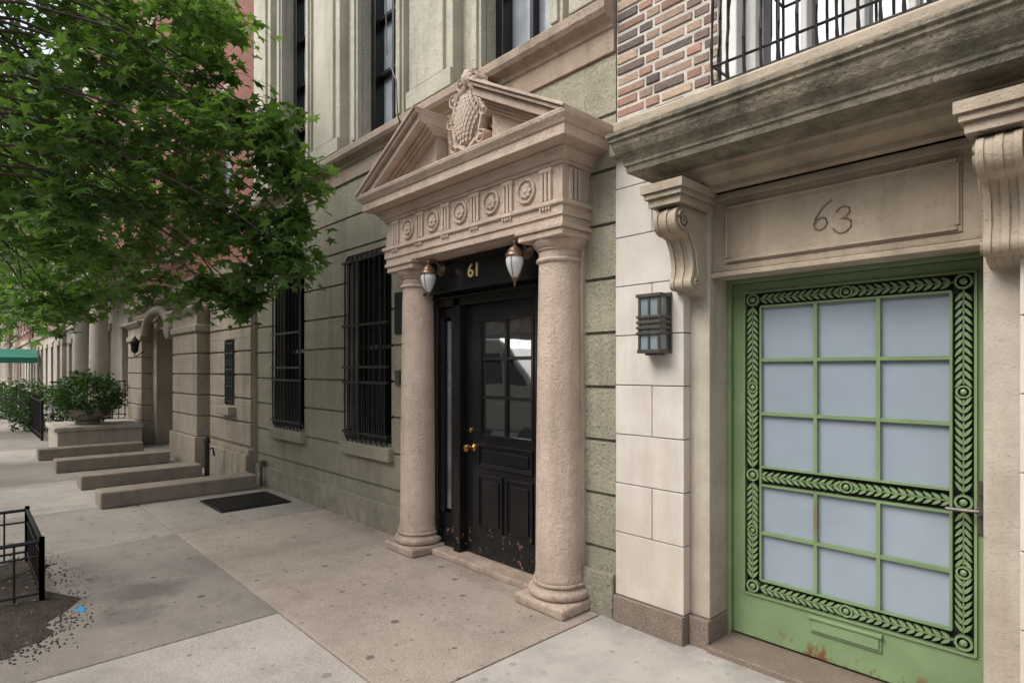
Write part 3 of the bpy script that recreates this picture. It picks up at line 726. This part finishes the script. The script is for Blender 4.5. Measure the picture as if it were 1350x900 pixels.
b.tube(pts,.09,8); b.lathe_y(-12.55,-.1,2.35,[(.16,0),(.16,-.16),(.08,-.2)],16); b.build('door_hood','tan',L,smooth=50)
ub=[]
for i in range(3):
    for f in range(3): ub.append((-15.7+2.45*i,-14.6+2.45*i,3.9+3.3*f,5.9+3.3*f))
b=MB()
for c in cells(a0,a1,3.15,12,ub): b.box(c[0],c[1],.0,.4,c[2],c[3])
b.box(a0,a1,.402,9,0,12); b.build('red_brick_wall','redbrick',L)
b=MB(); b2=MB()
for u in ub:
    b.box(u[0]-.1,u[1]+.1,-.08,.2,u[2]-.14,u[2]-.002); b.box(u[0]-.1,u[1]+.1,-.04,.2,u[3]+.002,u[3]+.22)
    b2.box(u[0],u[1],.25,.26,u[2],u[3])
b.build('window_trim','tan',L,bevel=.01); b2.build('window_glass','glassb',L)

def house(nm,x0,x1,yf,h,s,wm,tm,gf=3.2,cols=3):
    E=empty(nm); Y=lambda d: yf+s*d
    ops=[]; w=(x1-x0)/cols; fl=int((h-gf)/3.2)
    for i in range(cols):
        c=x0+w*(i+.5)
        ops.append((c-.5,c+.5,.9 if i else 0,2.7))
        for f in range(fl): ops.append((c-.5,c+.5,gf+.7+3.2*f,gf+2.6+3.2*f))
    b=MB()
    for c in cells(x0,x1,gf,h,ops): b.box(c[0],c[1],Y(0),Y(.4),c[2],c[3])
    b.box(x0,x1,Y(.402),Y(9),0,h); b.build('upper_wall',wm,E)
    b=MB()
    for c in cells(x0,x1,0,gf,ops): b.box(c[0],c[1],Y(-.04),Y(.4),c[2],c[3])
    b.box(x0,x1,Y(-.14),Y(0),gf-.12,gf+.1); b.box(x0,x1,Y(-.45),Y(.1),h-.3,h); b.box(x0,x1,Y(-.25),Y(.1),h-.7,h-.3)
    for o in ops:
        b.box(o[0]-.1,o[1]+.1,Y(-.12),Y(.1),o[2]-.14,o[2]-.002) if o[2]>.5 else None
        b.box(o[0]-.12,o[1]+.12,Y(-.10),Y(.1),o[3]+.002,o[3]+.2)
    b.build('stone_trim',tm,E)
    b=MB()
    for o in ops:
        b.box(o[0],o[1],Y(.24),Y(.25),o[2],o[3])
    b.build('window_glass','glassb' if R.random()<.3 else 'glass',E)
    b=MB()
    for o in ops:
        b.box(o[0],o[0]+.06,Y(.18),Y(.25),o[2],o[3]);b.box(o[1]-.06,o[1],Y(.18),Y(.25),o[2],o[3])
        zm=(o[2]+o[3])/2; b.box(o[0]+.06,o[1]-.06,Y(.19),Y(.25),zm-.03,zm+.03); b.box(o[0]+.06,o[1]-.06,Y(.19),Y(.25),o[3]-.06,o[3])
    b.build('window_sashes','white' if R.random()<.5 else 'black',E)
    return E
C=house('columned_townhouse',-24,-16.25,.0,13,1,'redbrick','tan2',3.9,cols=3)
b=MB()
for cx in (-16.9,-19.4):
    b.box(cx-.3,cx+.3,-1.0,-.4,0,.45)
    b.lathe(cx,-.7,[(.26,.45),(.28,.5),(.26,.55),(.21,.6),(.205,1.2),(.19,2.4),(.175,3.35),(.2,3.37),(.2,3.42),(.18,3.44),(.18,3.5),(.25,3.6)],24)
    b.box(cx-.27,cx+.27,-.97,0,3.6,3.7)
b.sweep(-19.7,-16.6,-.95,0,[(0,3.7),(0,4.0),(.05,4.02),(.05,4.2),(.2,4.3),(.25,4.45),(0,4.46)])
b.box(-19.6,-16.7,-.95,0,0,.44)
b.build('portico','tan2',C,smooth=40)
x=-24.05; ms=[('tan2','tan2'),('brownbrick','tan2'),('tan','tan'),('redbrick','tan2'),('brown','brown'),('tan2','tan2'),('brownbrick','tan'),('tan','tan2')]
for i in range(10):
    w=R.choice([6,6.5,7.5]); m=ms[i%8]; house('row_townhouse' if i==0 else 'row_townhouse.%03d'%i,x-w,x,R.choice([0,.1,.25,-.15]),R.uniform(12,15),1,m[0],m[1],3.4); x-=w+.05
x=8
for i in range(6):
    w=R.choice([6.5,7.5]); m=ms[(i*3+1)%8]; house('opposite_townhouse' if i==0 else 'opposite_townhouse.%03d'%i,x-w,x,-15.3,R.uniform(8.4,10),-1,m[0],m[1],3.4); x-=w+.05
house('side_townhouse',6.1,13,0,11,1,'brownbrick','tan2',3.4)

def slab(nm,x0,x1,y0,y1,h):
    b=MB(); b.box(x0,x1,y0,y1,0,h); return b.build(nm,'step',bevel=.02,seg=3)
slab('stone_cheek_slab',-8.50,-8.13,-1.92,-.17,.19); slab('stone_cheek_slab.001',-9.95,-9.58,-1.93,-.45,.19)
slab('stone_cheek_slab.002',-11.8,-11.42,-2.02,-.45,.20); slab('stone_cheek_slab.003',-13.55,-13.2,-2.1,-.5,.20)
E=empty('cellar_hatch_mat'); b=MB(); b.box(-7.8,-7.0,-.97,-.17,0,.018); b.build('mat_border','iron',E,bevel=.004)
b=MB()
for i in range(26): b.box(-7.76+.0285*i,-7.745+.0285*i,-.94,-.20,.018,.028)
for i in range(8): b.box(-7.77,-7.03,-.90+.095*i,-.885+.095*i,.017,.0265)
b.build('mat_ribs','iron',E)
b=MB(); b.lathe(-9.6,-.38,[(.035,0),(.035,.5),(.045,.5),(.045,.55),(.02,.6),(.004,.605)],14); b.tube([(-9.6,-.38,.4),(-9.6,-.30,.42),(-9.6,-.28,.3)],.015,6); b.build('vent_standpipe','iron',smooth=40)
b=MB(); b.box(-8.28,-8.18,-.10,-.03,.28,.36); b.tube([(-8.23,-.08,0),(-8.23,-.08,.3)],.02,8); b.build('wall_hydrant_valve','bronze',bevel=.01)
b=MB(); b.box(-15.7,-14.1,-1.75,-.35,0,.42); b.box(-15.75,-14.05,-1.8,-.35,.42,.50); b.build('stone_stoop_wall','tan2',bevel=.015)
E=empty('planter'); b=MB(); b.lathe(-14.7,-1.2,[(.20,.5),(.22,.52),(.22,.55),(.17,.57),(.26,.62),(.34,.70),(.37,.76),(.40,.78),(.40,.81),(.3,.81)],28); b.build('planter_bowl','terra',E,smooth=40)
def leafshape(r):
    A=[(0,1.),(28,.42),(62,.85),(92,.36),(128,.62),(180,.22),(232,.62),(268,.36),(298,.85),(332,.42)]
    return [(r*q*math.sin(math.radians(a)),r*q*math.cos(math.radians(a))) for a,q in A]
SH=leafshape(1.0)
def addleaf(b,p,size,out,tilt=.7):
    out=Vector(out); 
    n=Vector((R.gauss(0,tilt*.6),R.gauss(0,tilt*.6),1)).normalized()
    d=(out+Vector((R.gauss(0,.5),R.gauss(0,.5),R.gauss(-.35,.35))))
    d=(d-n*d.dot(n)*.75).normalized(); sd=d.cross(n).normalized(); n=sd.cross(d)
    vs=[Vector(p)]
    for (u,w) in SH:
        q=abs(u)+max(w,0)*.6; vs.append(Vector(p)+sd*u*size+d*(w+.2)*size-n*size*.22*q*q)
    k=len(SH); b.add(vs,[(0,1+i,1+(i+1)%k) for i in range(k)])
def shrub(nm,c,r,n,size=.035,parent=None):
    b=MB()
    for i in range(n):
        d=Vector((R.gauss(0,1),R.gauss(0,1),R.gauss(0,1))).normalized(); q=r*(.6+.45*R.random())*(1+.28*mnoise.noise(d*2.5))
        p=Vector(c)+Vector((d.x*q,d.y*q,d.z*q*.75)); addleaf(b,p,size*R.uniform(.7,1.3),d,1.6)
    o=b.build(nm,'leaf2',parent,recalc=False); return o
shrub('shrub_foliage',(-14.7,-1.2,1.08),.62,3300,.05,E)
shrub('hedge',(-20,-1.6,.6),.8,1500,.06); shrub('hedge.001',(-27,-1.6,.6),.9,1200,.07)
def fence(nm,x0,x1,y,h,sp=.13,z0=0):
    b=MB(); n=int((x1-x0)/sp)
    for i in range(n+1):
        x=x0+(x1-x0)*i/n; b.tube([(x,y,z0),(x,y,z0+h)],.011,4)
    b.box(x0,x1,y-.015,y+.015,z0+h-.12,z0+h-.095); b.box(x0,x1,y-.015,y+.015,z0+.1,z0+.125)
    for x in (x0,x1): b.box(x-.025,x+.025,y-.025,y+.025,z0,z0+h+.1)
    b.build(nm,'iron')
fence('iron_fence',-24,-17,-1.75,1.0); fence('iron_fence.001',-33,-25.5,-1.75,1.0); fence('iron_fence.002',-60,-35,-1.75,1.0,.2)
b=MB()
for i in range(12): b.tube([(-16.0,-1.65+.12*i,.5),(-16.0,-1.65+.12*i,1.35)],.011,5)
b.box(-16.015,-15.985,-1.7,-.3,1.33,1.36); b.box(-16.012,-15.988,-1.7,-.3,.58,.6); b.build('stoop_railing','iron')
E=empty('entrance_awning'); b=MB()
b.prism([(-42.6,2.0),(-42.6,2.28),(-41.5,2.75),(-40.4,2.28),(-40.4,2.0)],-3.2,-.1,'y'); b.build('canvas','awn',E)
b=MB()
for x in (-42.5,-40.5): b.tube([(x,-3.1,0),(x,-3.1,2.1)],.03,8)
b.build('awning_posts','brass',E)
E=empty('entry_lantern'); b=MB(); b.lathe(-14.45,-.42,[(.02,-.14),(.06,-.11),(.085,.08),(.10,.09),(.035,.17),(.008,.22)],8,2.1); b.tube([(-14.45,-.25,2.0),(-14.45,-.42,1.88),(-14.45,-.42,1.97)],.012,6); b.build('lantern_body','iron',E)

# tree pit + guard
b=MB(); n=48; vs=[(-5.45,-3.2,.035)]; 
ring_=[]
for i in range(n):
    a=2*math.pi*i/n; rx=1.10+.22*mnoise.noise(Vector((math.cos(a)*2.6,math.sin(a)*2.6,3)))+R.uniform(-.03,.03); ry=.60+.20*mnoise.noise(Vector((math.cos(a)*3.4,math.sin(a)*3.4,9)))+R.uniform(-.03,.03)
    ring_.append((-5.40+rx*math.copysign(abs(math.cos(a))**.6,math.cos(a)),-3.18+ry*math.copysign(abs(math.sin(a))**.6,math.sin(a))))
for t,z in ((.6,.035),(.9,.02),(1.,.003)):
    for (x,y) in ring_: vs.append((-5.45+(x+5.45)*t,-3.2+(y+3.2)*t,z+R.uniform(-.004,.006)*(t<1)))
fs=[(0,1+i,1+(i+1)%n) for i in range(n)]
for j in range(2):
    for i in range(n): fs.append((1+j*n+i,1+j*n+(i+1)%n,1+(j+1)*n+(i+1)%n,1+(j+1)*n+i))
b.add(vs,fs); b.build('tree_pit_soil','soil')
b=MB()
for i in range(500):
    a=R.uniform(0,math.pi); q=abs(R.gauss(0,.10)); x=-5.4+(1.08+q)*math.copysign(abs(math.cos(a))**.6,math.cos(a)); y=-3.18+(.58+q)*abs(math.sin(a))**.6
    s_=R.uniform(.002,.009); b.add([(x-s_,y-s_,.0),(x+s_,y-s_*.7,.0),(x+s_*.8,y+s_,.0),(x-s_*.6,y+s_,.0),(x,y,s_*.8+.003)],[(0,1,4),(1,2,4),(2,3,4),(3,0,4)])
b.build('soil_crumbs','soil')
E=empty('tree_guard'); b=MB()
def rail(p,q,n,h=.43):
    for k in range(n+1):
        x=p[0]+(q[0]-p[0])*k/n; y=p[1]+(q[1]-p[1])*k/n
        b.tube([(x,y,.02),(x,y,h)],.007,5)
    for z,r in ((h,.014),(h-.10,.008),(.08,.010)): b.tube([(*p,z),(*q,z)],r,6)
    for e in (p,q): b.box(e[0]-.015,e[0]+.015,e[1]-.015,e[1]+.015,0,h+.03)
rail((-6.37,-2.68),(-5.13,-2.68),9); rail((-5.13,-2.68),(-5.13,-3.7),7); rail((-6.37,-2.68),(-6.37,-3.7),7)
b.build('guard_rails','iron',E)
bx,by=-4.83,-2.50
b=MB(); pts=[(bx+.055*math.cos(a)*(1+.3*math.sin(3*a)+R.uniform(-.15,.15)),by+.026*math.sin(a)*(1+.3*math.cos(2*a)+R.uniform(-.15,.15))) for a in [2*math.pi*i/20 for i in range(20)]]
b.prism(pts,-.01,.0055,'z'); b.build('utility_paint_mark','blue')
b=MB()
for i in range(110):
    x=R.gauss(-5.2,.5); y=R.uniform(-3.6,-2.6) if R.random()<.85 else R.uniform(-2.6,-2.2)
    p=Vector((x,y,.012 if not(-6.5<x<-4.3 and y<-2.6) else .045)); s_=R.uniform(.008,.02)
    a=R.random()*6.28; b.add([p+Vector((math.cos(a+k)*s_,math.sin(a+k)*s_*.6,R.uniform(0,.008))) for k in (0,1.2,2.6,3.6,5)],[(0,1,2,3,4)])
b.build('fallen_leaves',mat('dry_leaves',(.20,.13,.05),(.10,.07,.03),9,.8,0),recalc=False)

# ------------------------------------------------------------------ trees
def tree(nm,base_,clumps,r0=.15,leaves=(13,11),lsize=.085,crad=.55,fork=2.6,limb=.035):
    E=empty(nm); bt=MB(); lf=MB(); x,y=base_
    top=Vector((x-.1,y,6.8))
    trunk=[Vector((x,y,0)),Vector((x+.03,y+.02,1)),Vector((x-.02,y,fork)),Vector((x-.12,y-.05,4.2)),top]
    bt.tube([trunk[0],trunk[0]+Vector((0,0,.15))],r0*1.5,12,r0*1.1)
    bt.tube(trunk,r0*1.1,12,r0*.35)
    for (cx,cy,cz,*rr) in clumps:
        c=Vector((cx,cy,cz)); cr=rr[0] if rr else crad
        h=min(6.5,max(fork-.3,cz+.25*(c-Vector((x,y,cz))).length+.1)); st=Vector((x-.05,y,h))
        mid=(st+c)/2+Vector((R.gauss(0,.15),R.gauss(0,.15),.35))
        bt.tube([st,st.lerp(mid,.5)+Vector((0,0,.10)),mid,mid.lerp(c,.6)+Vector((0,0,.08)),c],limb,6,.005)
        for t in range(leaves[0]):
            d=Vector((R.gauss(0,1),R.gauss(0,1),R.gauss(-.1,.55))).normalized(); ln=cr*R.uniform(.55,1.15)
            s0=c+Vector((R.gauss(0,.12),R.gauss(0,.12),R.gauss(0,.10)))*cr*1.6
            e=s0+d*ln+Vector((0,0,-.16*ln)); m=(s0+e)/2+Vector((0,0,.06))
            bt.tube([s0,m,e],.004,3,.0015)
            for k in range(leaves[1]):
                q=(k+1)/leaves[1]; p=(s0.lerp(m,q*2) if q<.5 else m.lerp(e,q*2-1))+Vector((R.gauss(0,.05),R.gauss(0,.05),R.gauss(-.02,.04)))
                addleaf(lf,p,lsize*R.uniform(.6,1.2),d,.85)
    bt.build('trunk_and_limbs','bark',E,smooth=60); lf.build('leaf_crown','leaf',E,recalc=False)
CL=[(-6.55,-2.74,4.56),(-6.19,-2.37,4.56),(-6.07,-1.94,4.68),(-5.48,-1.71,4.63,.4),(-5.79,-1.31,4.86,.35),(-5.81,-2.69,3.8),(-6.10,-2.27,4.04),(-5.75,-1.9,4.11),
(-5.66,-1.5,4.28,.4),(-5.69,-1.20,4.0,.35),(-5.35,-1.0,3.50,.38),(-5.35,-1.5,3.66,.4),(-5.66,-1.8,3.59,.45),(-5.77,-2.21,3.45),(-6.37,-2.55,3.53),(-7.25,-2.76,3.44),
(-6.24,-2.41,3.05,.45),(-6.12,-1.99,3.1,.45),(-5.86,-1.57,3.2,.4),(-5.69,-1.15,3.05,.35),(-5.6,-.95,2.77,.32),(-5.84,-1.26,2.85,.3),(-7.75,-2.56,2.85,.5),(-7.32,-2.11,2.8,.5),
(-6.9,-1.66,2.85,.45),(-6.75,-1.25,2.55,.35),(-6.63,-1.0,2.42,.28),(-8.92,-2.35,2.6,.5),(-8.48,-1.88,2.5,.45),(-7.88,-1.53,2.65,.42),(-10.2,-2.57,2.6,.6),
(-7.6,-1.7,3.5),(-8.2,-1.9,4.2),(-7.0,-1.6,4.6),(-8.8,-2.2,3.4,.6),(-9.6,-2.2,3.6,.6),(-9.2,-1.7,3.0,.5),(-7.2,-2.3,3.9),(-8.0,-2.8,3.9,.6),(-9.0,-2.7,4.5,.6),(-7.5,-2.0,5.2,.6),(-8.6,-1.6,5.2,.6),
(-7.0,-2.6,3.1,.5),(-8.3,-2.5,2.35,.45),(-9.4,-2.5,2.35,.45),(-7.9,-2.2,3.2,.5),(-8.0,-1.3,3.6,.5),(-7.2,-1.2,4.0,.5),(-9.0,-1.5,4.0,.6),(-6.6,-1.3,3.3,.4),(-7.0,-1.2,5.4,.5),(-8.0,-1.2,4.9,.6),(-6.4,-1.4,4.3,.4),(-6.5,-1.9,3.6,.45),
(-5.23,-.90,3.37,.30),(-5.30,-.85,2.66,.24),(-5.35,-.90,3.0,.22),(-5.95,-.95,2.55,.26),(-5.25,-1.05,3.75,.26),(-6.3,-.95,2.35,.22),(-7.6,-2.35,2.3,.35)]
for i in range(24):
    while True:
        p=(R.uniform(-1,1),R.uniform(-1,1),R.uniform(-.6,1))
        if p[0]**2+p[1]**2+p[2]**2<1: break
    CL.append((-7+p[0]*3.2,-4.6+p[1]*2.2,5.9+p[2]*2.0,.75))
tree('street_tree',(-5.95,-3.35),CL,leaves=(16,11),lsize=.094,limb=.014)
def gencl(x,y,n,rx=3,ry=2.5,rz=2.2,zc=5.3):
    o=[]
    while len(o)<n:
        p=(R.uniform(-1,1),R.uniform(-1,1),R.uniform(-1,1))
        if .25<p[0]**2+p[1]**2+p[2]**2<1: o.append((x+p[0]*rx,y+p[1]*ry,zc+p[2]*rz,.8))
    return o
for i,xx in enumerate((-13.5,-21,-32,-46,-62)):
    tree('street_tree.%03d'%(i+1),(xx,-3.4),gencl(xx,-3.2,46 if i<2 else 28,zc=5.0 if i==0 else 5.3),.16,(11,8) if i<2 else (8,6),.13 if i<2 else .2,fork=3)
tree('street_tree.010',(-9,-12.8),gencl(-9,-12.8,22,3,2.4,2,5.8),.16,(8,7),.17,fork=3)

# ------------------------------------------------------------------ van (seen reflected)
E=empty('parked_van'); b=MB(); vx0,vx1,vy0,vy1=-12.6,-7.2,-6.7,-4.8
b.prism([(vx0,.35),(vx1-.1,.35),(vx1,.55),(vx1,.95),(vx1-.75,1.25),(vx1-1.5,2.05),(vx1-1.8,2.25),(vx0+.1,2.3),(vx0,2.2)],vy0,vy1,'y')
b.build('van_body','van',E,bevel=.09,seg=4)
b=MB(); b.prism([(vx1-1.55,1.3),(vx1-.95,1.3),(vx1-1.5,1.95),(vx1-1.62,1.95)],vy0-.006,vy1+.006,'y'); b.prism([(vx1-2.5,1.3),(vx1-1.65,1.3),(vx1-1.72,1.95),(vx1-2.5,1.95)],vy0-.006,vy1+.006,'y'); b.build('van_windows','glassd',E)
b=MB()
for x in (vx0+1.0,vx1-.95):
    for y in (vy0-.01,vy1-.2): b.lathe_y(x,y,.33-.15+.03,[(.2,0),(.34,.02),(.34,.19),(.2,.21)],24)
b.build('van_wheels','tyre',E)

# ------------------------------------------------------------------ light + camera
sd=Vector((-.22,-.62,.75)).normalized()
w=bpy.data.worlds.new('World'); S.world=w; w.use_nodes=True; nt=w.node_tree
sky=N(nt,'ShaderNodeTexSky',sky_type='NISHITA'); sky.sun_disc=False; sky.sun_elevation=math.asin(sd.z); sky.sun_rotation=math.atan2(sd.x,sd.y)
sky.dust_density=3.5; sky.air_density=1.0
hs=N(nt,'ShaderNodeHueSaturation'); hs.inputs['Saturation'].default_value=.38; hs.inputs['Value'].default_value=2.0; nt.links.new(sky.outputs[0],hs.inputs['Color'])
bg=nt.nodes['Background']; nt.links.new(hs.outputs[0],bg.inputs[0]); bg.inputs[1].default_value=.15
sl=bpy.data.lights.new('sun','SUN'); sl.energy=2.1; sl.angle=math.radians(35); sl.color=(1,.965,.92)
so=bpy.data.objects.new('sun',sl); S.collection.objects.link(so); so.rotation_euler=(-sd).to_track_quat('-Z','Y').to_euler()
cam=bpy.data.cameras.new('camera'); co=bpy.data.objects.new('camera',cam); S.collection.objects.link(co)
cam.sensor_width=36; cam.lens=20.6; cam.shift_y=.028; cam.clip_start=.05; cam.clip_end=1000
co.location=(0,-3.08,1.6); co.rotation_euler=(math.pi/2,0,math.radians(46.8)); S.camera=co
